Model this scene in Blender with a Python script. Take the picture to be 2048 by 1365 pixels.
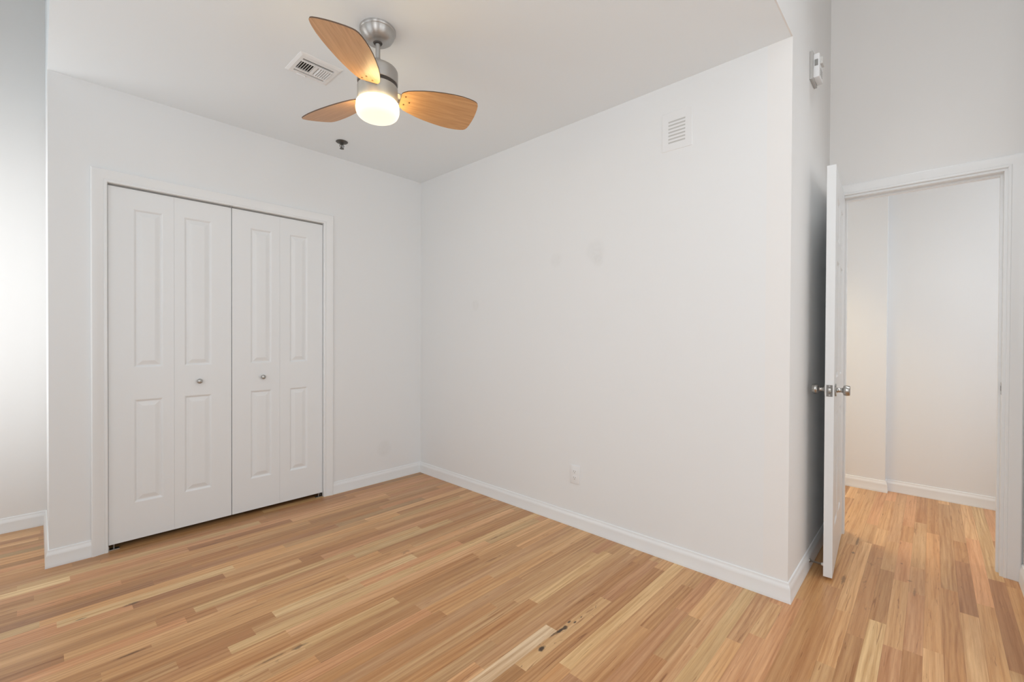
import bpy, bmesh, math, random
from mathutils import Vector, Matrix

S = bpy.context.scene
for o in list(bpy.data.objects):
    bpy.data.objects.remove(o)
COL = S.collection
rnd = random.Random(11)

# ------------------------------------------------------------------ camera
cam_d = bpy.data.cameras.new('camera')
cam = bpy.data.objects.new('camera', cam_d)
COL.objects.link(cam)
cam_d.sensor_width = 36.0
cam_d.lens = 893.58 * 36.0 / 2048.0
cam_d.clip_start = 0.02
YAW, PITCH, ROLL = 0.7552, -0.0080, 0.0044
fw = Vector((math.cos(YAW) * math.cos(PITCH), math.sin(YAW) * math.cos(PITCH), math.sin(PITCH)))
rt = Vector((math.sin(YAW), -math.cos(YAW), 0))
up = rt.cross(fw)
r2 = rt * math.cos(ROLL) + up * math.sin(ROLL)
u2 = -rt * math.sin(ROLL) + up * math.cos(ROLL)
M = Matrix((r2, u2, -fw)).transposed().to_4x4()
M.translation = Vector((-2.3241, -3.2968, 1.1928))
cam.matrix_world = M
S.camera = cam

# ------------------------------------------------------------------ light, exposure
S.view_settings.view_transform = 'Standard'
S.view_settings.look = 'None'
S.view_settings.gamma = 1.0
S.view_settings.use_curve_mapping = False
S.view_settings.exposure = 0.0
S.cycles.use_denoising = True
S.cycles.max_bounces = 14
S.cycles.diffuse_bounces = 10
S.cycles.glossy_bounces = 4
S.cycles.sample_clamp_indirect = 6.0

w = bpy.data.worlds.new('world')
S.world = w
w.use_nodes = True
w.node_tree.nodes['Background'].inputs[0].default_value = (0.97, 0.98, 1.0, 1)
w.node_tree.nodes['Background'].inputs[1].default_value = 0.8

XL, YR, H, HT = -3.05, -5.50, 2.55, 3.40      # left wall, rear wall, dropped ceiling, full ceiling
# windows of the left wall: (y0, y1, z0, z1, watts)
WIN_L = [(-0.32, 0.68, 0.60, 2.30, 15.5), (-2.10, -0.95, 0.62, 2.55, 8.0), (-3.95, -2.75, 1.00, 3.32, 35.0)]
# windows of the rear wall: (x0, x1, z0, z1, watts)
WIN_R = [(-2.75, -1.65, 0.62, 2.55, 23.0), (-1.35, -0.35, 0.62, 2.55, 22.0)]
DAY = (0.875, 0.950, 1.0)       # open sky
DAYW = (1.0, 0.995, 0.980)      # sky with sunlit walls outside
DAYN = (0.950, 0.980, 1.0)


def area(name, loc, direction, sx, sy, watts, colour):
    l = bpy.data.lights.new(name, 'AREA')
    l.shape = 'RECTANGLE'
    l.size, l.size_y = sx, sy
    l.energy = watts
    l.color = colour
    o = bpy.data.objects.new(name, l)
    COL.objects.link(o)
    o.location = loc
    o.rotation_euler = Vector(direction).to_track_quat('-Z', 'Y').to_euler()
    return o


for (a, b, c, d, e) in WIN_L:
    area('window_daylight', (XL - 0.16, (a + b) / 2, (c + d) / 2), (1, 0, 0), b - a, d - c, e, DAYW if b > 0 else (DAYN if a < -3 else DAY))
for (a, b, c, d, e) in WIN_R:
    area('window_daylight', ((a + b) / 2, YR - 0.16, (c + d) / 2), (0, 1, 0), b - a, d - c, e, DAY)
hl = area('hall_lamp_light', (1.50, -2.50, 2.48), (0, 0, -1), 0.3, 0.3, 5.0, (1.0, 0.76, 0.42))
hl.data.spread = math.radians(85)
el = area('entry_fill_light', (0.45, -3.25, 3.37), (0, 0, -1), 0.30, 0.30, 1.5, (0.98, 0.99, 1.0))  # unseen fill added overhead to brighten the nook floor, no fixture
el.data.spread = math.radians(55)
area('hall_fill', (1.66, -4.55, 1.5), (0, 1, 0), 0.8, 1.6, 9.0, (0.97, 0.985, 1.0))  # unseen fill at the hall's near end, no window there
area('hall_fill', (1.66, -1.62, 1.5), (0, -1, 0), 0.8, 1.8, 4.0, (1.0, 0.99, 0.97))  # fill added at the other end to brighten jamb and hall walls

# ------------------------------------------------------------------ materials


def new_mat(name):
    m = bpy.data.materials.new(name)
    m.use_nodes = True
    nt = m.node_tree
    return m, nt, nt.nodes['Principled BSDF']


def lin(r, g, b):
    f = lambda c: (c / 255 / 12.92) if c / 255 <= 0.04045 else ((c / 255 + 0.055) / 1.055) ** 2.4
    return (f(r), f(g), f(b), 1)


def plain(name, col, rough=0.5, metal=0.0, bump=0.0, scale=200.0, coat=0.0):
    m, nt, b = new_mat(name)
    b.inputs['Base Color'].default_value = col
    b.inputs['Roughness'].default_value = rough
    b.inputs['Metallic'].default_value = metal
    b.inputs['Coat Weight'].default_value = coat
    tc = nt.nodes.new('ShaderNodeTexCoord')
    n = nt.nodes.new('ShaderNodeTexNoise')
    n.inputs['Scale'].default_value = scale
    n.inputs['Detail'].default_value = 3
    nt.links.new(tc.outputs['Object'], n.inputs['Vector'])
    if bump:
        bp = nt.nodes.new('ShaderNodeBump')
        bp.inputs['Strength'].default_value = bump
        bp.inputs['Distance'].default_value = 0.001
        nt.links.new(n.outputs['Fac'], bp.inputs['Height'])
        nt.links.new(bp.outputs['Normal'], b.inputs['Normal'])
    mr = nt.nodes.new('ShaderNodeMapRange')
    mr.inputs['To Min'].default_value = max(0.0, rough - 0.05)
    mr.inputs['To Max'].default_value = min(1.0, rough + 0.05)
    nt.links.new(n.outputs['Fac'], mr.inputs['Value'])
    nt.links.new(mr.outputs['Result'], b.inputs['Roughness'])
    return m


def wall_paint(name, col, smudges=()):
    """roller-textured matt paint; smudges are scuff marks (centre, radius, strength) on the wall"""
    m = plain(name, col, 0.62, 0.0, 0.12, 320.0)
    if smudges:
        nt = m.node_tree
        b = nt.nodes['Principled BSDF']
        geo = nt.nodes.new('ShaderNodeNewGeometry')
        nz = nt.nodes.new('ShaderNodeTexNoise')
        nz.inputs['Scale'].default_value = 45.0
        nz.inputs['Detail'].default_value = 4
        nt.links.new(geo.outputs['Position'], nz.inputs['Vector'])
        prev = None
        for (c, r, s) in smudges:
            d = nt.nodes.new('ShaderNodeVectorMath')
            d.operation = 'DISTANCE'
            d.inputs[1].default_value = c
            nt.links.new(geo.outputs['Position'], d.inputs[0])
            mr = nt.nodes.new('ShaderNodeMapRange')
            mr.interpolation_type = 'SMOOTHSTEP'
            mr.inputs['From Min'].default_value = r
            mr.inputs['From Max'].default_value = r * 0.4
            mr.inputs['To Max'].default_value = s
            nt.links.new(d.outputs['Value'], mr.inputs['Value'])
            if prev is None:
                prev = mr.outputs['Result']
            else:
                a = nt.nodes.new('ShaderNodeMath')
                a.operation = 'ADD'
                nt.links.new(prev, a.inputs[0])
                nt.links.new(mr.outputs['Result'], a.inputs[1])
                prev = a.outputs['Value']
        mu = nt.nodes.new('ShaderNodeMath')
        mu.operation = 'MULTIPLY'
        nt.links.new(prev, mu.inputs[0])
        nt.links.new(nz.outputs['Fac'], mu.inputs[1])
        mx = nt.nodes.new('ShaderNodeMix')
        mx.data_type = 'RGBA'
        mx.inputs[6].default_value = col
        mx.inputs[7].default_value = (col[0] * 0.72, col[1] * 0.71, col[2] * 0.68, 1)
        nt.links.new(mu.outputs['Value'], mx.inputs[0])
        nt.links.new(mx.outputs[2], b.inputs['Base Color'])
    return m


KNOTS = [(-1.003, -2.217, 0.022, 0.010, 0.95), (-0.872, -2.203, 0.030, 0.008, 0.95), (-0.842, -2.206, 0.018, 0.012, 0.9),
         (-0.800, -2.197, 0.012, 0.006, 0.9), (-0.783, -2.216, 0.010, 0.005, 0.9), (-0.905, -2.199, 0.030, 0.005, 0.7),
         (0.985, -2.985, 0.085, 0.007, 0.55), (0.41, -2.985, 0.06, 0.009, 0.5), (0.79, -2.985, 0.02, 0.008, 0.6),
         (0.82, -3.188, 0.012, 0.006, 0.5), (0.62, -3.225, 0.010, 0.010, 0.5), (0.50, -3.245, 0.05, 0.006, 0.4),
         (-1.640, -1.535, 0.030, 0.010, 0.6), (-1.735, -1.528, 0.06, 0.006, 0.5), (-2.040, -0.716, 0.03, 0.012, 0.6),
         (-2.205, -0.700, 0.025, 0.006, 0.6), (-2.09, -1.12, 0.05, 0.006, 0.6)]


def wood_floor():
    m, nt, b = new_mat('oak_strip_floor')
    N, L = nt.nodes.new, nt.links.new
    col = N('ShaderNodeAttribute'); col.attribute_name = 'plank_colour'
    dat = N('ShaderNodeAttribute'); dat.attribute_name = 'plank_data'     # along (m), across (0..1), seed
    knot = N('ShaderNodeAttribute'); knot.attribute_name = 'knot_amount'
    sep = N('ShaderNodeSeparateXYZ'); L(dat.outputs['Vector'], sep.inputs[0])

    def vec(sx, sy, sz):
        c = N('ShaderNodeCombineXYZ')
        for k, s in enumerate((sx, sy, sz)):
            mm = N('ShaderNodeMath'); mm.operation = 'MULTIPLY'
            mm.inputs[1].default_value = s
            L(sep.outputs[k], mm.inputs[0]); L(mm.outputs[0], c.inputs[k])
        return c.outputs[0]

    def noise(v, scale, detail, rough=0.55, dist=0.0):
        n = N('ShaderNodeTexNoise')
        n.inputs['Scale'].default_value = scale
        n.inputs['Detail'].default_value = detail
        n.inputs['Roughness'].default_value = rough
        n.inputs['Distortion'].default_value = dist
        L(v, n.inputs['Vector'])
        return n.outputs['Fac']

    def ramp(f, a, b_):
        r = N('ShaderNodeMapRange')
        r.inputs['From Min'].default_value = a; r.inputs['From Max'].default_value = b_
        L(f, r.inputs['Value'])
        return r.outputs['Result']

    def mul(a, b_, op='MULTIPLY'):
        mm = N('ShaderNodeMath'); mm.operation = op
        L(a, mm.inputs[0])
        if isinstance(b_, (int, float)):
            mm.inputs[1].default_value = b_
        else:
            L(b_, mm.inputs[1])
        return mm.outputs[0]

    def mix(f, a, b_):
        x = N('ShaderNodeMix'); x.data_type = 'RGBA'
        L(f, x.inputs[0])
        for k, v in ((6, a), (7, b_)):
            if isinstance(v, tuple):
                x.inputs[k].default_value = v
            else:
                L(v, x.inputs[k])
        return x.outputs[2]

    def tint(c, f):
        x = N('ShaderNodeMix'); x.data_type = 'RGBA'; x.blend_type = 'MULTIPLY'
        x.inputs[0].default_value = 1.0
        L(c, x.inputs[6]); x.inputs[7].default_value = f
        return x.outputs[2]

    fine = noise(vec(4.0, 6.5, 37.0), 2.0, 6, 0.65, 0.4)          # long pores
    broad = noise(vec(1.6, 1.6, 53.0), 1.3, 3, 0.5, 0.6)         # slow colour drift along a board
    wv = N('ShaderNodeTexWave'); wv.wave_type = 'BANDS'; wv.bands_direction = 'Y'
    wv.inputs['Scale'].default_value = 0.62
    wv.inputs['Distortion'].default_value = 9.0
    wv.inputs['Detail'].default_value = 2.5
    wv.inputs['Detail Scale'].default_value = 1.1
    L(vec(2.4, 1.3, 71.0), wv.inputs['Vector'])
    cath = ramp(wv.outputs['Fac'], 0.45, 1.0)
    c0 = col.outputs['Color']
    c1 = mix(mul(ramp(fine, 0.48, 0.70), 0.45), c0, tint(c0, (0.72, 0.61, 0.50, 1)))
    sel = noise(vec(0.0, 0.0, 311.7), 1.0, 0)            # some boards are flat sawn, some plain
    c2 = mix(mul(mul(cath, ramp(sel, 0.40, 0.60)), 0.62), c1, tint(c1, (0.74, 0.62, 0.52, 1)))
    c3 = mix(mul(ramp(broad, 0.42, 0.70), 0.75), c2, tint(c2, (0.86, 0.76, 0.66, 1)))
    strk = noise(vec(0.8, 2.4, 23.0), 1.5, 5, 0.62, 0.6)
    c3 = mix(mul(ramp(strk, 0.48, 0.68), 0.75), c3, tint(c3, (0.74, 0.62, 0.50, 1)))
    c3 = mix(mul(ramp(strk, 0.48, 0.32), 0.80), c3, tint(c3, (1.14, 1.17, 1.16, 1)))
    # mineral streaks and knots
    st = noise(vec(2.2, 2.6, 91.0), 1.6, 4, 0.6, 1.2)
    c4 = mix(mul(ramp(st, 0.63, 0.70), 0.80), c3, tint(c3, (0.50, 0.38, 0.30, 1)))
    kn = noise(vec(14.0, 2.2, 17.0), 1.0, 3, 0.6, 1.0)
    kf = mul(ramp(kn, 0.62, 0.70), knot.outputs['Fac'])
    # single knots and burls: (x, y, half length, half width, darkness)
    geo = N('ShaderNodeNewGeometry')
    wob = N('ShaderNodeTexNoise'); wob.inputs['Scale'].default_value = 55.0; wob.inputs['Detail'].default_value = 3
    L(geo.outputs['Position'], wob.inputs['Vector'])
    for (kx, ky, kl, kw, kd) in KNOTS:
        d = N('ShaderNodeVectorMath'); d.operation = 'SUBTRACT'; d.inputs[1].default_value = (kx, ky, 0)
        L(geo.outputs['Position'], d.inputs[0])
        d2 = N('ShaderNodeVectorMath'); d2.operation = 'MULTIPLY'; d2.inputs[1].default_value = (1 / kl, 1 / kw, 0)
        L(d.outputs[0], d2.inputs[0])
        ln = N('ShaderNodeVectorMath'); ln.operation = 'LENGTH'; L(d2.outputs[0], ln.inputs[0])
        wl = mul(ln.outputs['Value'], mul(wob.outputs['Fac'], 1.3), 'ADD')
        kf = mul(kf, mul(ramp(wl, 1.75, 1.15), kd), 'MAXIMUM')
    c5 = mix(kf, c4, (0.035, 0.018, 0.010, 1))
    # joints
    ab = mul(mul(sep.outputs[1], 0.5, 'SUBTRACT'), 0.0, 'ADD')
    aa = N('ShaderNodeMath'); aa.operation = 'ABSOLUTE'; L(ab, aa.inputs[0])
    jf = mul(ramp(aa.outputs[0], 0.484, 0.497), 0.30)
    c6 = mix(jf, c5, tint(c5, (0.30, 0.22, 0.16, 1)))
    L(c6, b.inputs['Base Color'])
    rr = N('ShaderNodeMapRange')
    rr.inputs['To Min'].default_value = 0.24; rr.inputs['To Max'].default_value = 0.36
    L(fine, rr.inputs['Value']); L(rr.outputs['Result'], b.inputs['Roughness'])
    b.inputs['Specular IOR Level'].default_value = 0.40
    bp = N('ShaderNodeBump')
    bp.inputs['Strength'].default_value = 0.10; bp.inputs['Distance'].default_value = 0.0008
    L(mul(fine, mul(jf, -2.0), 'ADD'), bp.inputs['Height'])
    L(bp.outputs['Normal'], b.inputs['Normal'])
    return m


def blade_wood(name, c_light, c_dark):
    m, nt, b = new_mat(name)
    tc = nt.nodes.new('ShaderNodeTexCoord')
    mp = nt.nodes.new('ShaderNodeMapping')
    mp.inputs['Scale'].default_value = (3.5, 45, 45)
    n = nt.nodes.new('ShaderNodeTexNoise')
    n.inputs['Scale'].default_value = 2.0
    n.inputs['Detail'].default_value = 5
    n.inputs['Distortion'].default_value = 0.6
    cr = nt.nodes.new('ShaderNodeMix')
    cr.data_type = 'RGBA'
    cr.inputs[6].default_value = c_light
    cr.inputs[7].default_value = c_dark
    mr = nt.nodes.new('ShaderNodeMapRange')
    mr.inputs['From Min'].default_value = 0.35
    mr.inputs['From Max'].default_value = 0.70
    L = nt.links.new
    L(tc.outputs['Object'], mp.inputs['Vector'])
    L(mp.outputs['Vector'], n.inputs['Vector'])
    L(n.outputs['Fac'], mr.inputs['Value'])
    L(mr.outputs['Result'], cr.inputs[0])
    L(cr.outputs[2], b.inputs['Base Color'])
    b.inputs['Roughness'].default_value = 0.34
    return m


def brushed(name, col, rough):
    m, nt, b = new_mat(name)
    b.inputs['Base Color'].default_value = col
    b.inputs['Metallic'].default_value = 1.0
    tc = nt.nodes.new('ShaderNodeTexCoord')
    mp = nt.nodes.new('ShaderNodeMapping')
    mp.inputs['Scale'].default_value = (6, 6, 400)
    n = nt.nodes.new('ShaderNodeTexNoise')
    n.inputs['Scale'].default_value = 4.0
    mr = nt.nodes.new('ShaderNodeMapRange')
    mr.inputs['To Min'].default_value = rough - 0.08
    mr.inputs['To Max'].default_value = rough + 0.10
    nt.links.new(tc.outputs['Object'], mp.inputs['Vector'])
    nt.links.new(mp.outputs['Vector'], n.inputs['Vector'])
    nt.links.new(n.outputs['Fac'], mr.inputs['Value'])
    nt.links.new(mr.outputs['Result'], b.inputs['Roughness'])
    b.inputs['Anisotropic'].default_value = 0.75
    b.inputs['Anisotropic Rotation'].default_value = 0.25
    tg = nt.nodes.new('ShaderNodeTangent')
    tg.direction_type = 'RADIAL'
    tg.axis = 'Z'
    nt.links.new(tg.outputs[0], b.inputs['Tangent'])
    return m


WALL = (0.772, 0.788, 0.797, 1)
M_WALL = wall_paint('wall_paint', WALL)
M_WALL_N = wall_paint('wall_paint_blue_cast_offset', (0.785, 0.784, 0.778, 1))  # same wall paint, re-tinted to cancel bluish light in bay, nook and high ceiling
M_WALL_R = wall_paint('wall_paint_scuffed', WALL, [((0, -1.50, 1.70), 0.06, 0.22), ((0, -1.80, 1.72), 0.085, 0.28), ((0, -1.82, 1.66), 0.05, 0.25), ((0, -0.72, 1.44), 0.055, 0.25)])
M_WALL_C = wall_paint('wall_paint_patched', WALL, [((-0.36, 0, 0.27), 0.085, 0.30)])
M_CEIL = wall_paint('ceiling_paint', (0.82, 0.872, 0.905, 1))
M_HALL = wall_paint('hall_paint', (0.785, 0.808, 0.825, 1))
M_TRIM = plain('trim_enamel', (0.785, 0.803, 0.812, 1), 0.34, 0, 0.04, 120)
M_DOOR = plain('door_enamel', (0.785, 0.807, 0.820, 1), 0.42, 0, 0.05, 160)
M_PLATE = plain('white_plastic', (0.775, 0.788, 0.797, 1), 0.45)
M_STEEL = plain('white_painted_steel', (0.80, 0.81, 0.81, 1), 0.45)
M_DARK = plain('dark_void', (0.02, 0.02, 0.02, 1), 0.8)
M_GREYP = plain('grey_plastic', (0.28, 0.28, 0.27, 1), 0.5)
M_BLACK = plain('bronze_black_band', (0.045, 0.035, 0.028, 1), 0.45)
M_NICKEL = brushed('brushed_nickel', (0.50, 0.49, 0.475, 1), 0.40)
M_NICKEL2 = brushed('matt_nickel', (0.60, 0.575, 0.53, 1), 0.60)
M_SATIN = brushed('satin_nickel', (0.44, 0.43, 0.41, 1), 0.26)
M_CHROME = plain('dull_chrome', (0.42, 0.41, 0.39, 1), 0.35, 1.0)
M_SPRINK = plain('weathered_brass_grey', (0.13, 0.125, 0.115, 1), 0.42, 0.9)
M_BLADE = blade_wood('blade_underside_wood', (0.62, 0.355, 0.165, 1), (0.50, 0.265, 0.110, 1))
M_BEDGE = plain('blade_edge_wood', (0.10, 0.055, 0.030, 1), 0.5)
M_SCREW = plain('screw_brass', (0.30, 0.19, 0.09, 1), 0.4, 0.8)
M_FLOOR = wood_floor()
M_RUBBER = plain('white_rubber', (0.75, 0.73, 0.68, 1), 0.6)

m, nt, b = new_mat('lit_opal_glass')
b.inputs['Base Color'].default_value = (0.9, 0.88, 0.82, 1)
b.inputs['Roughness'].default_value = 0.25
tc = nt.nodes.new('ShaderNodeTexCoord')
sx = nt.nodes.new('ShaderNodeSeparateXYZ')
nt.links.new(tc.outputs['Object'], sx.inputs[0])
cr = nt.nodes.new('ShaderNodeValToRGB')       # the bulb sits high in the globe, the bottom is dimmer
mr = nt.nodes.new('ShaderNodeMapRange')
mr.inputs['From Min'].default_value = -0.396
mr.inputs['From Max'].default_value = -0.330
nt.links.new(sx.outputs['Z'], mr.inputs['Value'])
nt.links.new(mr.outputs['Result'], cr.inputs['Fac'])
el = cr.color_ramp.elements
el[0].position, el[0].color = 0.0, (0.050, 0.043, 0.034, 1)
el[1].position, el[1].color = 1.0, (1.0, 0.74, 0.36, 1)
e2 = cr.color_ramp.elements.new(0.45)
e2.color = (0.10, 0.08, 0.052, 1)
nt.links.new(cr.outputs['Color'], b.inputs['Emission Color'])
b.inputs['Emission Strength'].default_value = 20.0
b.inputs['Base Color'].default_value = (0.15, 0.145, 0.13, 1)
M_GLOBE = m

m, nt, b = new_mat('window_glass')
mo = nt.nodes['Material Output']
tr = nt.nodes.new('ShaderNodeBsdfTransparent')
gl = nt.nodes.new('ShaderNodeBsdfGlossy')
gl.inputs['Roughness'].default_value = 0.02
ms = nt.nodes.new('ShaderNodeMixShader')
ms.inputs[0].default_value = 0.06
nt.links.new(tr.outputs[0], ms.inputs[1])
nt.links.new(gl.outputs[0], ms.inputs[2])
nt.links.new(ms.outputs[0], mo.inputs['Surface'])
M_GLASS = m

# ------------------------------------------------------------------ helpers


def link(name, bm, mat, parent=None, smooth=False, angle=None, loc=None):
    me = bpy.data.meshes.new(name)
    bmesh.ops.recalc_face_normals(bm, faces=bm.faces[:])
    bm.to_mesh(me)
    bm.free()
    for mm in (mat if isinstance(mat, (list, tuple)) else [mat]):
        me.materials.append(mm)
    if smooth:
        me.polygons.foreach_set('use_smooth', [True] * len(me.polygons))
        me.set_sharp_from_angle(angle=math.radians(angle or 35))
    o = bpy.data.objects.new(name, me)
    COL.objects.link(o)
    if parent:
        o.parent = parent
    if loc is not None:
        o.location = loc
    return o


def tag(o, label=None, cat=None, group=None, kind=None):
    for k, v in (('label', label), ('category', cat), ('group', group), ('kind', kind)):
        if v:
            o[k] = v
    return o


def empty(name, loc, label, cat, rz=0.0, group=None, kind=None):
    o = bpy.data.objects.new(name, None)
    o.empty_display_size = 0.05
    COL.objects.link(o)
    o.location = loc
    o.rotation_euler = (0, 0, rz)
    return tag(o, label, cat, group, kind)


def box(bm, x0, x1, y0, y1, z0, z1, bev=0.0, mi=0):
    v = [bm.verts.new((x, y, z)) for x in (x0, x1) for y in (y0, y1) for z in (z0, z1)]
    fs = [(0, 1, 3, 2), (4, 6, 7, 5), (0, 4, 5, 1), (2, 3, 7, 6), (0, 2, 6, 4), (1, 5, 7, 3)]
    faces = [bm.faces.new([v[i] for i in f]) for f in fs]
    for f in faces:
        f.material_index = mi
    if bev:
        ed = list({e for f in faces for e in f.edges})
        bmesh.ops.bevel(bm, geom=ed, offset=bev, segments=2, affect='EDGES', profile=0.6)
    return faces


def bx(name, mat, *a, parent=None, bev=0.0, loc=None):
    bm = bmesh.new()
    box(bm, *a, bev=bev)
    return link(name, bm, mat, parent, loc=loc, smooth=bool(bev), angle=50)


def lathe(bm, prof, n=48, axis='z', origin=(0, 0, 0), mi=0):
    """prof: list of (radius, height); capped when the radius is 0"""
    rings = []
    o = Vector(origin)
    for (r, h) in prof:
        ring = []
        for k in range(1 if r < 1e-6 else n):
            a = 2 * math.pi * k / n
            p = (r * math.cos(a), r * math.sin(a), h)
            if axis == 'y':
                p = (p[0], p[2], p[1])
            elif axis == 'x':
                p = (p[2], p[0], p[1])
            ring.append(bm.verts.new(o + Vector(p)))
        rings.append(ring)
    for A, B in zip(rings, rings[1:]):
        for k in range(n):
            q = [A[k % len(A)], A[(k + 1) % len(A)], B[(k + 1) % len(B)], B[k % len(B)]]
            q2 = []
            for v in q:
                if v not in q2:
                    q2.append(v)
            if len(q2) > 2:
                f = bm.faces.new(q2)
                f.material_index = mi


def lathe_obj(name, prof, mat, parent=None, n=48, axis='z', origin=(0, 0, 0), angle=35):
    bm = bmesh.new()
    lathe(bm, prof, n, axis, origin)
    return link(name, bm, mat, parent, True, angle)


def structure(o, label, cat):
    return tag(o, label, cat, kind='structure')


def wall_boxes(name, mat, boxes, label, cat='wall'):
    bm = bmesh.new()
    for a in boxes:
        box(bm, *a)
    return structure(link(name, bm, mat), label, cat)


def sweep_segments(path, prof, names, mat, labels, cat, closed_start=True):
    """baseboards: room lies to the right of the path; one mesh per straight run, mitred at the corners"""
    pts = [Vector((p[0], p[1], 0)) for p in path]
    n = len(pts)
    dirs = [(pts[i + 1] - pts[i]).normalized() for i in range(n - 1)]
    rn = [Vector((d.y, -d.x, 0)) for d in dirs]
    offs = []
    for i in range(n):
        if i == 0:
            offs.append(rn[0])
        elif i == n - 1:
            offs.append(rn[-1])
        else:
            s = rn[i - 1] + rn[i]
            offs.append(s / (s.dot(rn[i])))
    for i in range(n - 1):
        bm = bmesh.new()
        A = [bm.verts.new(pts[i] + offs[i] * d + Vector((0, 0, z))) for d, z in prof]
        B = [bm.verts.new(pts[i + 1] + offs[i + 1] * d + Vector((0, 0, z))) for d, z in prof]
        k = len(prof)
        for j in range(k):
            bm.faces.new((A[j], A[(j + 1) % k], B[(j + 1) % k], B[j]))
        bm.faces.new(A[::-1])
        bm.faces.new(B)
        structure(link(names[i], bm, mat, smooth=True, angle=28), labels[i], cat)


# ------------------------------------------------------------------ room shell
XC, YE, D, YN = -2.286, -2.829, 1.00, -3.63      # closet wall end, entry wall, door wall, far nook wall
YB = 0.77                                          # bay wall
CO = (-2.066, -0.860, 2.036)                       # closet opening
DO = (-3.564, -2.891, 2.050)                       # doorway

# floor: one mesh, a quad for every oak strip
PW = 0.0571
Y0 = -2.195 + PW * 56
base_cols = [
    ((0.590, 0.340, 0.155), 5), ((0.630, 0.375, 0.180), 5), ((0.660, 0.410, 0.205), 4), ((0.610, 0.330, 0.165), 4),
    ((0.560, 0.305, 0.135), 4), ((0.510, 0.275, 0.118), 2), ((0.670, 0.450, 0.225), 2), ((0.620, 0.365, 0.185), 4),
    ((0.500, 0.265, 0.118), 1)]
pool = [c for c, k in base_cols for _ in range(k)]
PALE, CREAM, DARK, MID, TAN = (0.72, 0.52, 0.28), (0.74, 0.57, 0.38), (0.400, 0.205, 0.095), (0.470, 0.245, 0.108), (0.66, 0.43, 0.22)
# boards one can single out: (row centre y, x0, x1, colour, knots)
special = [
    (-2.168, -1.62, -0.879, CREAM, 0.0), (-2.222, -1.132, -0.55, TAN, 0.9), (-2.222, -1.95, -1.132, (0.45, 0.25, 0.11), 0.0),
    (-3.419, 0.436, 1.066, DARK, 0.0), (-3.527, 0.075, 0.922, DARK, 0.0), (-3.077, -0.078, 1.005, MID, 0.35),
    (-3.230, 1.60, 2.30, MID, 0.2), (-0.683, -2.273, -1.633, PALE, 0.0), (-0.716, -2.04, -1.69, DARK, 0.2),
    (-1.311, -1.98, -1.728, MID, 0.0), (-1.368, -2.25, -1.828, MID, 0.1), (-1.254, -1.633, -0.92, PALE, 0.0),
    (-0.968, -1.99, -1.859, MID, 0.0), (-1.025, -1.90, -1.791, MID, 0.0), (-1.539, -2.10, -1.626, TAN, 0.4),
    (-0.225, -2.75, -2.218, PALE, 0.0), (-0.454, -2.05, -1.55, MID, 0.0), (-0.282, -1.75, -1.20, DARK, 0.0),
    (-0.168, -1.35, -0.70, MID, 0.2), (-0.111, -2.10, -1.30, MID, 0.3), (-0.054, -1.20, -0.40, DARK, 0.0)]
bm = bmesh.new()
fc = bm.loops.layers.float_color.new('plank_colour')
fd = bm.loops.layers.float_vector.new('plank_data') if hasattr(bm.loops.layers, 'float_vector') else None
boards = []


def strip_row(y1, y0, xa, xb, row):
    yc = (y0 + y1) / 2
    mine = sorted([s for s in special if abs(s[0] - yc) < PW * 0.5], key=lambda s: s[1])
    fixed = []
    last = xa
    for s in mine:
        if s[1] < last:
            continue
        fixed.append(s)
        last = s[2]
    x = xa - rnd.random() * 0.7
    out = []
    gaps = []
    px = xa
    for s in fixed:
        gaps.append((px, s[1], None))
        gaps.append((s[1], s[2], s))
        px = s[2]
    gaps.append((px, xb, None))
    for (a, b_, s) in gaps:
        if b_ - a < 1e-4:
            continue
        if s:
            out.append((a, b_, tuple(v * 1.07 for v in s[3]), s[4]))
            continue
        x = a
        while x < b_ - 1e-6:
            ln = rnd.choice((0.32, 0.45, 0.6, 0.75, 0.9, 1.05, 1.25, 1.5)) * rnd.uniform(0.85, 1.15)
            e = x + ln
            if b_ - e < 0.22:
                e = b_
            c = rnd.choice(pool)
            j = rnd.uniform(0.58, 1.05) if yc > -0.62 and rnd.random() < 0.75 else rnd.uniform(0.85, 1.16)
            kn = 0.30 if rnd.random() < 0.06 else 0.0
            out.append((x, e, tuple(v * j for v in c), kn))
            x = e
    for (a, b_, c, kn) in out:
        boards.append((a, b_, y0, y1, c, kn, rnd.uniform(0, 9)))


r = 0
y = Y0
while y > -5.7:
    strip_row(y, y - PW, -3.5, 2.6, r)
    y -= PW
    r += 1
verts, faces, fcol, fdat, fknot = [], [], [], [], []
for (a, b_, y0, y1, c, kn, sd) in boards:
    i = len(verts)
    verts += [(a, y0, 0), (b_, y0, 0), (b_, y1, 0), (a, y1, 0)]
    faces.append((i, i + 1, i + 2, i + 3))
    off = sd * 3.1
    for (u, v) in ((a, 0), (b_, 0), (b_, 1), (a, 1)):
        fcol.append((*c, 1))
        fdat.append((u + off, v, sd))
        fknot.append(kn)
bm.free()
me = bpy.data.meshes.new('floor')
me.from_pydata(verts, [], faces)
at = me.attributes.new('plank_colour', 'FLOAT_COLOR', 'CORNER')
at.data.foreach_set('color', [q for c in fcol for q in c])
at = me.attributes.new('plank_data', 'FLOAT_VECTOR', 'CORNER')
at.data.foreach_set('vector', [q for c in fdat for q in c])
at = me.attributes.new('knot_amount', 'FLOAT', 'CORNER')
at.data.foreach_set('value', fknot)
me.materials.append(M_FLOOR)
floor = bpy.data.objects.new('floor', me)
COL.objects.link(floor)
structure(floor, 'warm oak strip floor running through the room and out of the doorway', 'floor')

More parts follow.
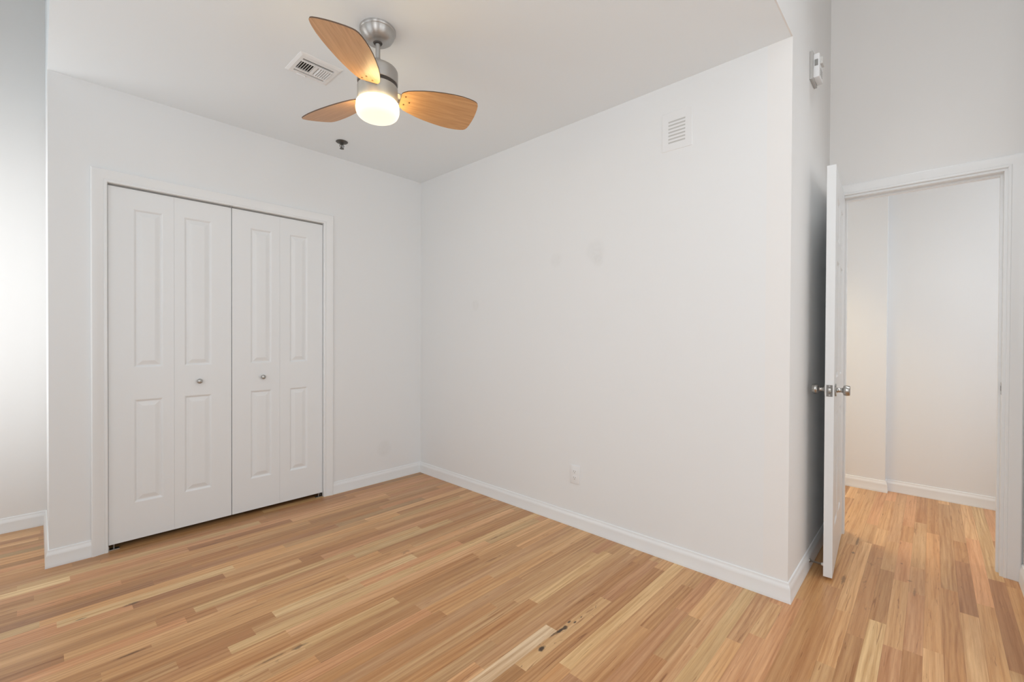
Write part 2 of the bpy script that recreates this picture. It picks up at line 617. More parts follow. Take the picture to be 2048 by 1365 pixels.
# ceilings
wall_boxes('ceiling', M_CEIL, [(XC, 0.0, YE + 0.006, YB + 0.1, H, HT)], 'lower flat white ceiling that carries the fan', 'ceiling')
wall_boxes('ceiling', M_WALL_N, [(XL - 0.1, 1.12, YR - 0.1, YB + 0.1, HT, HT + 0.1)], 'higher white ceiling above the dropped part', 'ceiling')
wall_boxes('ceiling', M_HALL, [(1.12, 2.50, -4.75, -1.4, 2.52, 2.62)], 'white ceiling of the hall beyond the doorway', 'ceiling')

wall_boxes('wall_closet', M_WALL_C, [
    (XC, CO[0], 0, 0.10, 0, H), (CO[1], 0.0, 0, 0.10, 0, H), (CO[0], CO[1], 0, 0.10, CO[2], H),
    (XC, XC + 0.10, 0.10, YB, 0, H)], 'white wall holding the closet with its bifold doors')
wall_boxes('wall_closet_inside', M_WALL, [(XC + 0.10, 0.0, 0.66, YB, 0, H), (-0.10, 0.0, 0.10, 0.66, 0, H)], 'white wall at the back of the closet')
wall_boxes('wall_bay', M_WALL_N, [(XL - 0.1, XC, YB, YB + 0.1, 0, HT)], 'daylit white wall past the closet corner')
wall_boxes('wall_right', M_WALL_R, [(0, 0.10, YE + 0.10, 0.77, 0, HT)], 'long blank white wall with vent and outlet')
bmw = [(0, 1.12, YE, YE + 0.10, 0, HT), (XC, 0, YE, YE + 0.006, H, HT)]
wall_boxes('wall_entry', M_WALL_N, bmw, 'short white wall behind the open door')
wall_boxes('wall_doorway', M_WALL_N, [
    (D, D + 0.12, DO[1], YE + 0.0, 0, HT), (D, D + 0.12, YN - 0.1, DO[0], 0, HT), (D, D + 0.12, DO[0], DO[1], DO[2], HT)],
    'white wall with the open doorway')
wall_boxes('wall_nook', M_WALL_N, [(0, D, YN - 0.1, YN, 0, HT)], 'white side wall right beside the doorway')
wall_boxes('wall_near', M_WALL, [(0, 0.1, YR - 0.1, YN - 0.1, 0, HT)], 'white wall nearer than the doorway nook')


def wall_with_holes(name, axis, lo, hi, depth0, depth1, holes, label):
    """wall along one axis, with window openings (a0, a1, z0, z1)"""
    bmx = bmesh.new()

    def put(a, b_, z0, z1):
        if b_ - a < 1e-5 or z1 - z0 < 1e-5:
            return
        if axis == 'y':
            box(bmx, depth0, depth1, a, b_, z0, z1)
        else:
            box(bmx, a, b_, depth0, depth1, z0, z1)
    hs = sorted(holes)
    p = lo
    for (a, b_, z0, z1) in hs:
        put(p, a, 0, HT)
        put(a, b_, 0, z0)
        put(a, b_, z1, HT)
        p = b_
    put(p, hi, 0, HT)
    return structure(link(name, bmx, M_WALL), label, 'wall')


wall_with_holes('wall_left', 'y', YR - 0.1, YB + 0.1, XL - 0.12, XL, [h[:4] for h in WIN_L], 'white window wall on the daylight side')
wall_with_holes('wall_rear', 'x', XL - 0.1, 0.1, YR - 0.12, YR, [h[:4] for h in WIN_R], 'white window wall behind the viewer')

wn = 1
for k, (a, b_, z0, z1, e) in enumerate(WIN_L + WIN_R):
    left = k < len(WIN_L)
    fr = bmesh.new()

    def put(bmz, a0, a1, c0, c1, d0=0.03, d1=0.09):
        if left:
            box(bmz, XL - d1, XL - d0, a0, a1, c0, c1)
        else:
            box(bmz, a0, a1, YR - d1, YR - d0, c0, c1)
    t = 0.045
    put(fr, a, a + t, z0, z1)
    put(fr, b_ - t, b_, z0, z1)
    put(fr, a + t, b_ - t, z0, z0 + t)
    put(fr, a + t, b_ - t, z1 - t, z1)
    zm = (z0 + z1) / 2
    put(fr, a + t, b_ - t, zm - 0.02, zm + 0.02)
    side = 'left wall' if left else 'rear wall'
    o = structure(link('window_%d' % wn, fr, M_TRIM), 'white double hung window number %d in the %s' % (wn, side), 'window')
    pn = bmesh.new()
    put(pn, a + t, b_ - t, z0 + t, zm - 0.02, 0.055, 0.060)
    put(pn, a + t, b_ - t, zm + 0.02, z1 - t, 0.055, 0.060)
    link('pane', pn, M_GLASS, o)
    wn += 1

# hall beyond the doorway
HX1, HX2, HY = 2.190, 2.262, -3.037
wall_boxes('wall_hall', M_HALL, [(HX1, 2.5, HY, -1.4, 0, 2.62), (HX2, 2.5, -4.75, HY, 0, 2.62)], 'white hall wall with a small step seen through the doorway')
wall_boxes('wall_hall_end', M_HALL, [(1.0, 2.5, -1.5, -1.4, 0, 2.62), (1.02, 1.12, YE + 0.10, -1.5, 0, 2.62)], 'white end wall of the hall behind the door')
wall_boxes('wall_hall_near', M_HALL, [(1.0, 2.5, -4.75, -4.65, 0, 2.62), (1.02, 1.12, -4.65, YN - 0.1, 0, 2.62)], 'white hall wall beyond the strike side jamb')

# ------------------------------------------------------------------ baseboards
BB = [(0, 0), (0.0155, 0), (0.0155, 0.012), (0.014, 0.016), (0.0135, 0.058), (0.0125, 0.066), (0.009, 0.074), (0.0065, 0.080), (0.006, 0.086), (0.004, 0.089), (0, 0.089)]
CW = 0.068
sweep_segments([(XL, YB), (XC, YB), (XC, 0), (CO[0] - CW + 0.006, 0)], BB,
               ['baseboard_bay', 'baseboard_closet_end', 'baseboard_closet'], M_TRIM,
               ['white baseboard under the daylit wall past the closet', 'short white baseboard on the closet end wall', 'white baseboard between the wall end and the closet casing'], 'baseboard')
sweep_segments([(CO[1] + CW - 0.006, 0), (0, 0), (0, YE), (D, YE)], BB,
               ['baseboard_corner', 'baseboard_right', 'baseboard_entry'], M_TRIM,
               ['white baseboard between the closet casing and the room corner', 'long white baseboard under the blank wall', 'white baseboard running in behind the open door'], 'baseboard')
sweep_segments([(D, YN), (0, YN), (0, YR), (XL, YR), (XL, YB)], BB,
               ['baseboard_nook', 'baseboard_near', 'baseboard_rear', 'baseboard_left'], M_TRIM,
               ['white baseboard on the side wall past the doorway', 'white baseboard on the near wall', 'white baseboard under the rear windows', 'white baseboard under the daylight windows'], 'baseboard')
sweep_segments([(HX1, -1.5), (HX1, HY), (HX2, HY), (HX2, -4.65)], BB,
               ['baseboard_hall', 'baseboard_hall_step', 'baseboard_hall_far'], M_TRIM,
               ['white hall baseboard nearest the door leaf', 'tiny white baseboard return on the hall wall step', 'longer white hall baseboard past the wall step'], 'baseboard')

# ------------------------------------------------------------------ casings (mitred, moulded)
CP = [(0, 0), (0, 0.009), (0.004, 0.012), (0.012, 0.012), (0.016, 0.0095), (0.020, 0.011), (0.040, 0.0145), (0.054, 0.0185), (0.063, 0.0190), (0.068, 0.0160), (0.068, 0)]


def casing(name, a0, a1, ztop, place, scale_w=1.0, parent=None):
    """three-sided door casing: inner edges a0, a1, ztop; place(a, depth, z) -> world"""
    bmx = bmesh.new()
    P = [(q * scale_w, d) for q, d in CP]
    loops = []
    for (aa, zz, sa, sz) in ((a0, 0, -1, 0), (a0, ztop, -1, 1), (a1, ztop, 1, 1), (a1, 0, 1, 0)):
        loops.append([bmx.verts.new(place(aa + sa * q, d, zz + sz * q)) for q, d in P])
    k = len(P)
    for A, B in zip(loops, loops[1:]):
        for j in range(k):
            bmx.faces.new((A[j], A[(j + 1) % k], B[(j + 1) % k], B[j]))
    bmx.faces.new(loops[0])
    bmx.faces.new(loops[-1][::-1])
    return link(name, bmx, M_TRIM, parent, smooth=True, angle=25)


t1 = structure(casing('trim_1', CO[0] + 0.006, CO[1] - 0.006, CO[2] - 0.004, lambda a, d, z: Vector((a, -d, z))),
               'white moulded casing around the closet opening', 'casing')
# jamb lining, head track and door stop of the closet
bm = bmesh.new()
box(bm, CO[0], CO[0] + 0.006, 0.0, 0.10, 0, CO[2])
box(bm, CO[1] - 0.006, CO[1], 0.0, 0.10, 0, CO[2])
box(bm, CO[0] + 0.006, CO[1] - 0.006, 0.0, 0.10, CO[2] - 0.004, CO[2])
link('jamb', bm, M_TRIM, t1)
bx('closet_track', M_GREYP, CO[0] + 0.006, CO[1] - 0.006, 0.018, 0.034, CO[2] - 0.012, CO[2] - 0.004, parent=t1)
bx('track_clip', M_GREYP, -1.472, -1.462, 0.000, 0.010, CO[2] - 0.012, CO[2] - 0.001, parent=t1)

t2 = structure(casing('trim_2', DO[0], DO[1], DO[2], lambda a, d, z: Vector((D - d, a, z)), 0.88),
               'white moulded casing around the open doorway', 'casing')
bm = bmesh.new()
for (a, b_) in ((DO[0] - 0.001, DO[0] + 0.012), (DO[1] - 0.012, DO[1] + 0.001)):
    box(bm, D - 0.002, D + 0.122, a, b_, 0, DO[2])
box(bm, D - 0.002, D + 0.122, DO[0] + 0.012, DO[1] - 0.012, DO[2] - 0.012, DO[2])
# door stops
box(bm, D + 0.045, D + 0.080, DO[0] + 0.012, DO[0] + 0.022, 0, DO[2] - 0.012)
box(bm, D + 0.045, D + 0.080, DO[1] - 0.022, DO[1] - 0.012, 0, DO[2] - 0.012)
box(bm, D + 0.045, D + 0.080, DO[0] + 0.022, DO[1] - 0.022, DO[2] - 0.022, DO[2] - 0.012)
link('jamb', bm, M_TRIM, t2)
sp = bx('strike_plate', M_SATIN, D + 0.006, D + 0.036, DO[0] + 0.012, DO[0] + 0.0140, 0.915, 0.975, parent=t2)
sp['label'] = 'metal strike plate'
bx('strike_hole', M_DARK, D + 0.014, D + 0.028, DO[0] + 0.0139, DO[0] + 0.0143, 0.932, 0.958, parent=sp)

# ------------------------------------------------------------------ moulded doors


def moulded_leaf(bm, x0, x1, z0, z1, yf, yb, rects, both=False):
    """flat leaf with pressed raised panels; front at yf, back at yb"""
    steps = [(0.0, 0.0), (0.004, 0.0015), (0.011, 0.0075), (0.016, 0.0075), (0.036, 0.0015), (0.040, 0.0010)]

    def face_side(y, s):
        xs = sorted({x0, x1, *[r[0] for r in rects], *[r[1] for r in rects]})
        zs = sorted({z0, z1, *[r[2] for r in rects], *[r[3] for r in rects]})
        V = {}

        def v(x, z, d=0.0):
            key = (round(x, 5), round(z, 5), round(d, 5))
            if key not in V:
                V[key] = bm.verts.new((x, y + s * d, z))
            return V[key]
        for xa, xb in zip(xs, xs[1:]):
            for za, zb in zip(zs, zs[1:]):
                cx, cz = (xa + xb) / 2, (za + zb) / 2
                if any(r[0] < cx < r[1] and r[2] < cz < r[3] for r in rects):
                    continue
                bm.faces.new((v(xa, za), v(xb, za), v(xb, zb), v(xa, zb)))
        for (a, b_, c, d) in rects:
            prev = None
            for (ins, dep) in steps:
                ring = [v(a + ins, c + ins, dep), v(b_ - ins, c + ins, dep), v(b_ - ins, d - ins, dep), v(a + ins, d - ins, dep)]
                if prev:
                    for k in range(4):
                        bm.faces.new((prev[k], prev[(k + 1) % 4], ring[(k + 1) % 4], ring[k]))
                prev = ring
            bm.faces.new(prev)
        return v, xs, zs
    vf, xs, zs = face_side(yf, 1 if yb > yf else -1)
    if both:
        vb, _, _ = face_side(yb, -1 if yb > yf else 1)
        for xa, xb in zip(xs, xs[1:]):
            bm.faces.new((vf(xa, z0), vf(xb, z0), vb(xb, z0), vb(xa, z0)))
            bm.faces.new((vf(xa, z1), vf(xb, z1), vb(xb, z1), vb(xa, z1)))
        for za, zb in zip(zs, zs[1:]):
            bm.faces.new((vf(x0, za), vf(x0, zb), vb(x0, zb), vb(x0, za)))
            bm.faces.new((vf(x1, za), vf(x1, zb), vb(x1, zb), vb(x1, za)))
    else:
        box(bm, x0, x1, yf + 0.0095, yb, z0, z1)
        ring = [(x0, z0), (x1, z0), (x1, z1), (x0, z1)]
        for k in range(4):
            (xa, za), (xb, zb) = ring[k], ring[(k + 1) % 4]
            bm.faces.new([bm.verts.new(p) for p in ((xa, yf, za), (xb, yf, zb), (xb, yf + 0.0095, zb), (xa, yf + 0.0095, za))])


ZB, ZT = 0.030, 2.022
leaves = [
    ('door_1', 'white bifold closet door pair beside the daylit corner', [(-2.057, -1.7623, -1.948, -1.815), (-1.7617, -1.4625, -1.712, -1.571)], -1.638, 0.914),
    ('door_2', 'white bifold closet door pair nearer the room corner', [(-1.4585, -1.1673, -1.351, -1.220), (-1.1667, -0.869, -1.102, -0.979)], -1.278, 0.918)]
for (nm, lab, lv, kx, kz) in leaves:
    d = empty(nm, ((lv[0][0] + lv[1][1]) / 2, 0.012, ZB), lab, 'closet door', kind='structure')
    ox = d.location.x
    for (x0, x1, p0, p1) in lv:
        bm = bmesh.new()
        moulded_leaf(bm, x0 - ox, x1 - ox, 0, ZT - ZB, 0.0, 0.028,
                     [(p0 - ox, p1 - ox, 0.239 - ZB, 0.828 - ZB), (p0 - ox, p1 - ox, 1.012 - ZB, 1.914 - ZB)])
        link('door_panel', bm, M_DOOR, d)
    k = lathe_obj('knob', [(0.0, -0.030), (0.006, -0.0298), (0.012, -0.0275), (0.0150, -0.0225), (0.0150, -0.0185), (0.011, -0.0145), (0.006, -0.012), (0.0055, -0.004), (0.009, -0.002), (0.010, 0.0), (0, 0.0)],
                  M_SATIN, d, 32, 'y')
    k.location = (kx - ox, 0.0, kz - ZB)
    k['label'] = 'small round nickel knob'

for (x0, x1, lab) in ((CO[0] + 0.008, CO[0] + 0.055, 'small steel pivot bracket on the floor at the far left closet jamb'),
                      (CO[1] - 0.055, CO[1] - 0.008, 'small steel pivot bracket on the floor at the closet jamb toward the corner')):
    bm = bmesh.new()
    box(bm, x0, x1, 0.012, 0.040, 0.0, 0.003)
    xe = x0 if x0 < -1.5 else x1 - 0.003
    box(bm, xe, xe + 0.003, 0.012, 0.040, 0.003, 0.022)
    pb = tag(link('pivot_bracket', bm, M_CHROME), lab, 'bracket', 'closet pivot brackets')
    lathe_obj('pivot_pin', [(0, 0.003), (0.004, 0.003), (0.004, 0.029), (0, 0.029)], M_CHROME, pb, 16, origin=((x0 + x1) / 2, 0.026, 0))

# entry door, swung open toward the viewer
DX0, DX1, DYF, DYB, DZ0, DZ1 = 0.347, 0.978, -2.9075, -2.8705, 0.014, 2.046
d3 = empty('door_3', (DX1, (DYF + DYB) / 2, DZ0), 'open white panelled room door seen edge on in the entry', 'door', rz=math.radians(3.65), kind='structure')
bm = bmesh.new()
L0, L1 = DX0 - DX1, 0.0
hy = (DYB - DYF) / 2
xm = (L0 + L1) / 2
rects = []
for (za, zb) in ((0.22, 0.80), (0.98, 1.58), (1.68, 1.90)):
    rects += [(L0 + 0.105, xm - 0.045, za, zb), (xm + 0.045, L1 - 0.105, za, zb)]
moulded_leaf(bm, L0, L1, 0, DZ1 - DZ0, -hy, hy, rects, both=True)
leaf = link('door_leaf', bm, M_DOOR, d3)
KX, KZ = L0 + 0.062, 0.937 - DZ0
for s in (-1, 1):
    prof = [(0.031, 0.0), (0.032, 0.003), (0.030, 0.006), (0.014, 0.008), (0.0115, 0.012), (0.0110, 0.026), (0.0135, 0.031), (0.0225, 0.034), (0.0255, 0.039), (0.0260, 0.048), (0.0240, 0.058), (0.0215, 0.0605), (0, 0.0605)]
    bm = bmesh.new()
    lathe(bm, [(0, 0)] + [(r, s * h) for r, h in prof], 40, 'y')
    kb = link('knob', bm, M_SATIN, d3, True, 30, loc=(KX, s * hy, KZ))
    kb['label'] = 'satin nickel door knob'
M_LATCH = plain('dull_latch_steel', (0.22, 0.215, 0.205, 1), 0.45, 0.85)
lp = bx('latch_plate', M_LATCH, L0 - 0.0012, L0 + 0.001, -0.0125, 0.0125, KZ - 0.029, KZ + 0.028, parent=d3)
bm = bmesh.new()
box(bm, L0 - 0.011, L0 - 0.001, -0.007, 0.007, KZ - 0.010, KZ + 0.012, bev=0.002)
link('latch_bolt', bm, M_CHROME, lp, True, 40)
for z in (KZ - 0.022, KZ + 0.022):
    lathe_obj('screw', [(0, -0.0022), (0.0035, -0.002), (0.004, -0.001), (0, -0.001)], M_CHROME, lp, 16, 'x', (L0, 0, z))
for z in (0.22, 1.02, 1.80):
    h = bx('hinge', M_SATIN, -0.002, 0.004, hy - 0.004, hy + 0.010, z - 0.044, z + 0.044, parent=d3)

# spring door stop on the baseboard
ds = empty('door_stop', (0.410, YE - 0.0140, 0.046), 'spring door stop with white tip on the baseboard behind the open door', 'door stop')
bm = bmesh.new()
lathe(bm, [(0, 0), (0.011, 0), (0.011, -0.003), (0.006, -0.006), (0, -0.006)], 24, 'y')
link('base', bm, M_CHROME, ds, True, 35)
bm = bmesh.new()
turns, n, rr, wr = 15, 12, 0.0042, 0.0011
prev = None
tot = turns * n
for i in range(tot + 1):
    a = 2 * math.pi * i / n
    cx, cz, cy = rr * math.cos(a), rr * math.sin(a), -0.006 - 0.046 * i / tot
    ring = []
    for k in range(5):
        bk = 2 * math.pi * k / 5
        q = rr + wr * math.cos(bk)
        ring.append(bm.verts.new((q * math.cos(a), cy + wr * math.sin(bk), q * math.sin(a))))
    if prev:
        for k in range(5):
            bm.faces.new((prev[k], prev[(k + 1) % 5], ring[(k + 1) % 5], ring[k]))
    prev = ring
link('spring', bm, M_CHROME, ds, True, 60)
bm = bmesh.new()
lathe(bm, [(0, -0.050), (0.0065, -0.051), (0.0075, -0.054), (0.0075, -0.063), (0.006, -0.0665), (0, -0.067)], 24, 'y')
link('rubber_tip', bm, M_RUBBER, ds, True, 40)['label'] = 'white rubber tip'

# ------------------------------------------------------------------ ceiling fan
FX, FY = -1.289, -1.500
fan = empty('ceiling_fan', (FX, FY, H), 'three blade wood and nickel ceiling fan with lit globe', 'ceiling fan')
lathe_obj('canopy', [(0, 0), (0.076, 0), (0.0775, -0.002), (0.0775, -0.010), (0.0755, -0.013), (0.0740, -0.014), (0.0735, -0.018), (0.070, -0.030), (0.062, -0.043), (0.050, -0.053), (0.036, -0.058), (0.024, -0.0595), (0.020, -0.0595), (0.020, -0.052), (0, -0.052)], M_NICKEL, fan, 64)
lathe_obj('hanger_ball', [(0, -0.0525), (0.0195, -0.0525), (0.019, -0.060), (0.0165, -0.0635), (0.0107, -0.065), (0, -0.065)], M_BLACK, fan, 40)
lathe_obj('downrod', [(0, -0.064), (0.0104, -0.064), (0.0104, -0.152), (0, -0.152)], M_NICKEL, fan, 32)
lathe_obj('motor_coupling', [(0, -0.128), (0.0130, -0.128), (0.0145, -0.131), (0.0150, -0.148), (0.022, -0.152), (0.024, -0.158), (0, -0.158)], M_NICKEL, fan, 40)
lathe_obj('motor_housing', [(0, -0.154), (0.024, -0.155), (0.055, -0.163), (0.074, -0.170), (0.0825, -0.176), (0.0865, -0.184), (0.0870, -0.190), (0.0870, -0.237), (0.0855, -0.239), (0, -0.239)], M_NICKEL, fan, 72)
lathe_obj('dark_band', [(0, -0.2385), (0.0835, -0.2385), (0.0835, -0.255), (0, -0.255)], M_BLACK, fan, 64)
lathe_obj('lower_housing', [(0, -0.2545), (0.0850, -0.2545), (0.0860, -0.257), (0.0860, -0.318), (0.0840, -0.321), (0, -0.321)], M_NICKEL2, fan, 72)
gp = [(0, -0.3195), (0.078, -0.3195), (0.0860, -0.3225), (0.0905, -0.328)]
for k in range(0, 13):
    a = math.pi / 2 * k / 12
    gp.append((0.0440 + 0.0490 * max(0.0, math.cos(a)) ** 0.74, -0.350 - 0.043 * math.sin(a) ** 0.80))
gp += [(0.02, -0.3938), (0.0, -0.3940)]
lathe_obj('light_globe', gp, M_GLOBE, fan, 72, angle=60)['label'] = 'glowing opal glass globe'

half = [(0.100, 0.036), (0.106, 0.044), (0.122, 0.056), (0.15, 0.067), (0.19, 0.080), (0.23, 0.0895), (0.28, 0.0975), (0.32, 0.1020), (0.36, 0.1035), (0.395, 0.1010), (0.418, 0.0970), (0.434, 0.0920), (0.443, 0.0845), (0.448, 0.074), (0.4525, 0.052), (0.455, 0.025), (0.456, 0.0)]
outline = [(u, -v) for u, v in half] + [(u, v) for u, v in reversed(half[:-1])]


def make_blade():
    bmx = bmesh.new()
    T = 0.0050
    top = [bmx.verts.new((u, v, T / 2)) for u, v in outline]
    bot = [bmx.verts.new((u, v, -T / 2)) for u, v in outline]
    f = bmx.faces.new(top)
    f.material_index = 0
    f = bmx.faces.new(bot[::-1])
    f.material_index = 0
    n = len(outline)
    for i in range(n):
        f = bmx.faces.new((bot[i], bot[(i + 1) % n], top[(i + 1) % n], top[i]))
        f.material_index = 1
    return bmx


blade = link('blade', make_blade(), [M_BLADE, M_BEDGE], fan)
blade['label'] = 'wood grain paddle blade'
arm_bm = bmesh.new()
box(arm_bm, 0.060, 0.150, -0.026, 0.026, 0.0027, 0.0062)
arm = link('blade_arm', arm_bm, M_NICKEL, blade)
scr = []
for (u, v) in ((0.118, -0.024), (0.140, 0.004), (0.118, 0.022)):
    s = lathe_obj('blade_screw', [(0, -0.0025), (0.0042, -0.0025), (0.0040, -0.0042), (0.0022, -0.0052), (0, -0.0053)], M_SCREW, blade, 16, origin=(u, v, 0))
    scr.append(s)
TILT = math.atan(-0.309)
for k, adeg in enumerate((-140.0, -20.0, 100.0)):
    if k == 0:
        bl = blade
    else:
        bl = blade.copy()
        COL.objects.link(bl)
        bl.parent = fan
        for ch in [arm] + scr:
            c2 = ch.copy()
            COL.objects.link(c2)
            c2.parent = bl
    bl.location = (0, 0, 2.268 - H)
    bl.rotation_mode = 'QUATERNION'
    bl.rotation_quaternion = (Matrix.Rotation(math.radians(adeg) + 0.006, 4, 'Z') @ Matrix.Rotation(TILT, 4, 'X')).to_quaternion()

# ------------------------------------------------------------------ ceiling register
vx0, vx1, vy0, vy1 = -1.463, -1.253, -1.102, -0.902
cv = empty('ceiling_vent', ((vx0 + vx1) / 2, (vy0 + vy1) / 2, H), 'white louvred air register in the ceiling near the fan', 'vent')
cx, cy = cv.location.x, cv.location.y
ix0, ix1, iy0, iy1 = -1.436 - cx, -1.282 - cx, -1.064 - cy, -0.932 - cy
bm = bmesh.new()
X0, X1, Y0_, Y1_ = vx0 - cx, vx1 - cx, vy0 - cy, vy1 - cy
rings = [[(X0, Y0_, 0), (X1, Y0_, 0), (X1, Y1_, 0), (X0, Y1_, 0)]]
for ins, z in ((0.0, -0.002), (0.012, -0.008)):
    rings.append([(X0 + ins, Y0_ + ins, z), (X1 - ins, Y0_ + ins, z), (X1 - ins, Y1_ - ins, z), (X0 + ins, Y1_ - ins, z)])
for z in (-0.008, -0.0012):
    rings.append([(ix0, iy0, z), (ix1, iy0, z), (ix1, iy1, z), (ix0, iy1, z)])
vr = [[bm.verts.new(p) for p in r_] for r_ in rings]
for A, B in zip(vr, vr[1:]):
    for k in range(4):
        bm.faces.new((A[k], A[(k + 1) % 4], B[(k + 1) % 4], B[k]))
# cross bars inside the opening
box(bm, ix0, ix1, iy0 + 0.0150, iy0 + 0.0270, -0.0085, -0.0012)
box(bm, ix0, ix1, iy1 - 0.0300, iy1 - 0.0185, -0.0085, -0.0012)
box(bm, -1.366 - cx, -1.352 - cx, iy0 + 0.027, iy1 - 0.030, -0.0085, -0.0012)
link('register_frame', bm, M_STEEL, cv)
bx('duct_opening', M_DARK, ix0, ix1, iy0, iy1, -0.0012, -0.0004, parent=cv)
fin_y0, fin_y1 = iy0 + 0.027, iy1 - 0.030


def fin(x, tilt, name='vane'):
    bmx = bmesh.new()
    hw = 0.0052
    dx = hw * math.sin(tilt)
    dz = hw * math.cos(tilt)
    t_ = 0.0007
    v = []
    for yy in (fin_y0, fin_y1):
        for (sx, sz) in ((-1, -1), (1, 1)):
            for o_ in (-t_, t_):
                v.append(bmx.verts.new((x + sx * dx + o_, yy, -0.0066 + sz * dz)))
    for f in ((0, 1, 3, 2), (4, 6, 7, 5), (0, 4, 5, 1), (2, 3, 7, 6), (0, 2, 6, 4), (1, 5, 7, 3)):
        bmx.faces.new([v[i] for i in f])
    return link(name, bmx, M_STEEL, cv)


for k in range(6):
    fin(-1.428 - cx + 0.0115 * k, math.radians(50))
for k in range(6):
    fin(-1.343 - cx + 0.0110 * k, math.radians(-36))
bm = bmesh.new()
v = [bm.verts.new(p) for p in ((ix0, iy1 - 0.018, -0.0080), (ix1, iy1 - 0.018, -0.0080), (ix1, iy1 - 0.003, -0.0020), (ix0, iy1 - 0.003, -0.0020))]
bm.faces.new(v)
v2 = [bm.verts.new(p.co + Vector((0, 0.0006, 0.0006))) for p in v]
bm.faces.new(v2[::-1])
for k in range(4):
    bm.faces.new((v[k], v[(k + 1) % 4], v2[(k + 1) % 4], v2[k]))
link('long_vane', bm, M_STEEL, cv)
bx('damper_lever', M_STEEL, -1.412 - cx, -1.372 - cx, -0.922 - cy, -0.915 - cy, -0.016, -0.006, parent=cv)

# ------------------------------------------------------------------ sprinkler
spk = empty('fire_sprinkler', (-0.868, -0.292, H), 'small metal fire sprinkler head on the ceiling', 'sprinkler')
lathe_obj('escutcheon', [(0, 0), (0.038, 0), (0.040, -0.002), (0.036, -0.006), (0.022, -0.010), (0.016, -0.012), (0, -0.012)], M_SPRINK, spk, 40)
lathe_obj('sprinkler_body', [(0, -0.011), (0.012, -0.011), (0.012, -0.017), (0.009, -0.020), (0.0045, -0.021), (0.004, -0.042), (0.006, -0.046), (0, -0.046)], M_SPRINK, spk, 24)
bm = bmesh.new()
for s in (-1, 1):
    prev = None
    for i in range(9):
        a = i / 8
        xx = s * (0.010 + 0.006 * math.sin(a * math.pi) - 0.006 * a)
        zz = -0.019 - 0.027 * a
        ring = [bm.verts.new((xx + dx, dy, zz)) for dx, dy in ((-0.0018, -0.002), (0.0018, -0.002), (0.0018, 0.002), (-0.0018, 0.002))]
        if prev:
            for k in range(4):
                bm.faces.new((prev[k], prev[(k + 1) % 4], ring[(k + 1) % 4], ring[k]))
        prev = ring
link('frame_arm', bm, M_SPRINK, spk)
lathe_obj('deflector', [(0, -0.045), (0.010, -0.045), (0.0145, -0.0475), (0.0145, -0.0490), (0, -0.0485)], M_SPRINK, spk, 24)

# ------------------------------------------------------------------ wall vent on the long wall
wy, wz = -2.301, 2.297
wv = empty('wall_vent', (0, wy, wz), 'small white slotted vent plate high on the long wall', 'vent')
bm = bmesh.new()
hw, hh = 0.080, 0.101
sw = 0.0455
slots = [0.0500 - 0.0183 * k for k in range(7)]
sh = 0.0042
T1 = 0.0022
ys = [-hw, -sw, sw, hw]
zs = sorted([-hh, hh] + [s_ - sh for s_ in slots] + [s_ + sh for s_ in slots])
vd = {}


def gv(yy, zz):
    k = (round(yy, 5), round(zz, 5))
    if k not in vd:
        vd[k] = bm.verts.new((-T1, yy, zz))
    return vd[k]


for ya, yb in zip(ys, ys[1:]):
    for za, zb in zip(zs, zs[1:]):
        zc = (za + zb) / 2
        if ya == -sw and any(abs(zc - s_) < sh * 0.9 for s_ in slots):
            # slot walls
            vs = [gv(ya, za), gv(yb, za), gv(yb, zb), gv(ya, zb)]
            bk = [bm.verts.new((-0.0004, p.co.y, p.co.z)) for p in vs]
            for k in range(4):
                bm.faces.new((vs[k], vs[(k + 1) % 4], bk[(k + 1) % 4], bk[k]))
            continue
        bm.faces.new((gv(ya, za), gv(yb, za), gv(yb, zb), gv(ya, zb)))
rim_f = [bm.verts.new((-T1, y_, z_)) for y_, z_ in ((-hw, -hh), (hw, -hh), (hw, hh), (-hw, hh))]
rim_b = [bm.verts.new((0, y_, z_)) for y_, z_ in ((-hw - 0.002, -hh - 0.002), (hw + 0.002, -hh - 0.002), (hw + 0.002, hh + 0.002), (-hw - 0.002, hh + 0.002))]
for k in range(4):
    bm.faces.new((rim_f[k], rim_f[(k + 1) % 4], rim_b[(k + 1) % 4], rim_b[k]))
link('vent_plate', bm, M_PLATE, wv)
bx('slot_backing', plain('slot_grey', (0.55, 0.55, 0.54, 1), 0.8), -0.0006, -0.0001, -sw - 0.002, sw + 0.002, -0.068, 0.060, parent=wv)

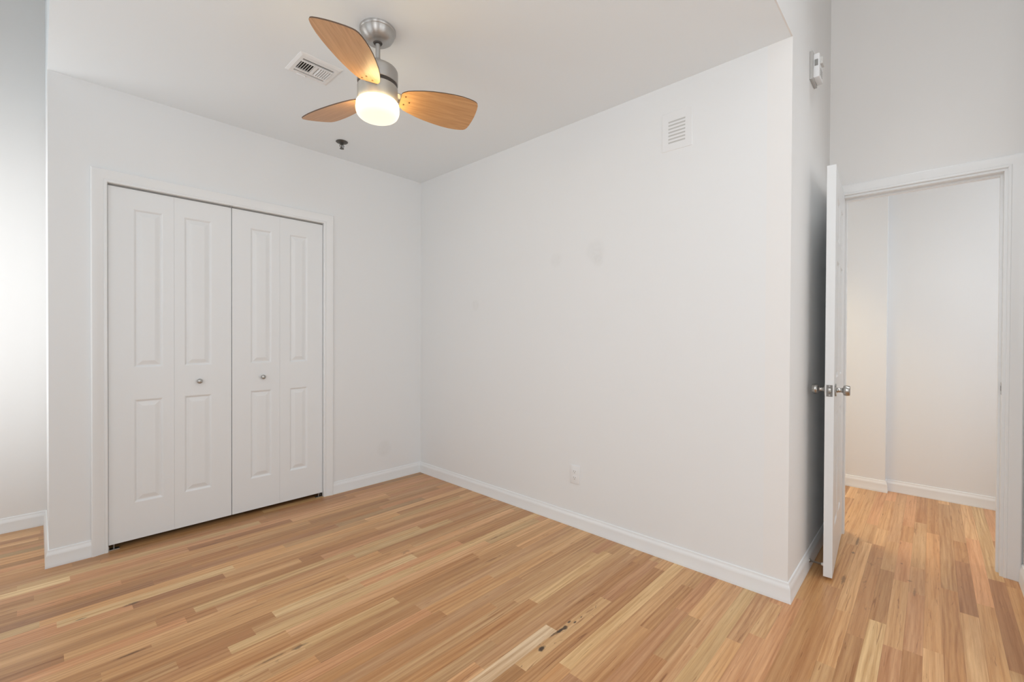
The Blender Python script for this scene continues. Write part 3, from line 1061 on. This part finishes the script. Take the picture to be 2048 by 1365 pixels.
# ------------------------------------------------------------------ outlet
ou = empty('wall_outlet', (0, -1.662, 0.329), 'white duplex power outlet low on the long wall', 'outlet')
bm = bmesh.new()
box(bm, -0.0055, 0.0, -0.0355, 0.0355, -0.0575, 0.0575, bev=0.0022)
link('cover_plate', bm, M_PLATE, ou, True, 40)
for z in (0.0195, -0.0195):
    bm = bmesh.new()
    box(bm, -0.0078, -0.0050, -0.0165, 0.0165, z - 0.0135, z + 0.0135, bev=0.0012)
    rc = link('receptacle', bm, M_PLATE, ou, True, 40)
    for (y_, hz) in ((0.0065, 0.0045), (-0.0065, 0.0038)):
        bx('slot', M_GREYP, -0.0081, -0.0076, y_ - 0.0012, y_ + 0.0012, z + 0.0025 - hz, z + 0.0025 + hz, parent=rc)
    lathe_obj('ground_hole', [(0, -0.0081), (0.0026, -0.0081), (0.0026, -0.0076), (0, -0.0076)], M_GREYP, rc, 16, 'x', (0, 0, z - 0.0075))
lathe_obj('plate_screw', [(0, -0.0064), (0.0028, -0.0062), (0.0032, -0.0054), (0, -0.0054)], M_PLATE, ou, 16, 'x')

# ------------------------------------------------------------------ alarm strobe on the entry wall
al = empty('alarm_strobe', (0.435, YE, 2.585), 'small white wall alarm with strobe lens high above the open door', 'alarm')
bm = bmesh.new()
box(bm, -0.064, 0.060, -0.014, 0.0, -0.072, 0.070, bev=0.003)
link('mounting_plate', bm, plain('alarm_plate_shade', (0.46, 0.455, 0.44, 1), 0.5), al, True, 40)['label'] = 'back plate greyed to read as shadow'  # plate colour carries the shadow strip beside the alarm body
bm = bmesh.new()
box(bm, -0.050, 0.054, -0.040, -0.013, -0.064, 0.056, bev=0.006)
hb = link('horn_body', bm, M_PLATE, al, True, 40)
for k in range(4):
    bx('horn_slot', M_GREYP, -0.030, 0.030, -0.0406, -0.0398, -0.048 + 0.010 * k, -0.044 + 0.010 * k, parent=hb)
bx('side_mark', M_GREYP, -0.0535, -0.0495, -0.034, -0.020, -0.006, 0.024, parent=hb)  # small dark mark on the side face of the body
bm = bmesh.new()
box(bm, -0.026, 0.026, -0.050, -0.039, 0.008, 0.044, bev=0.004)
link('strobe_lens', bm, plain('lens_plastic', (0.60, 0.60, 0.58, 1), 0.3), al, True, 40)['label'] = 'frosted strobe lens'
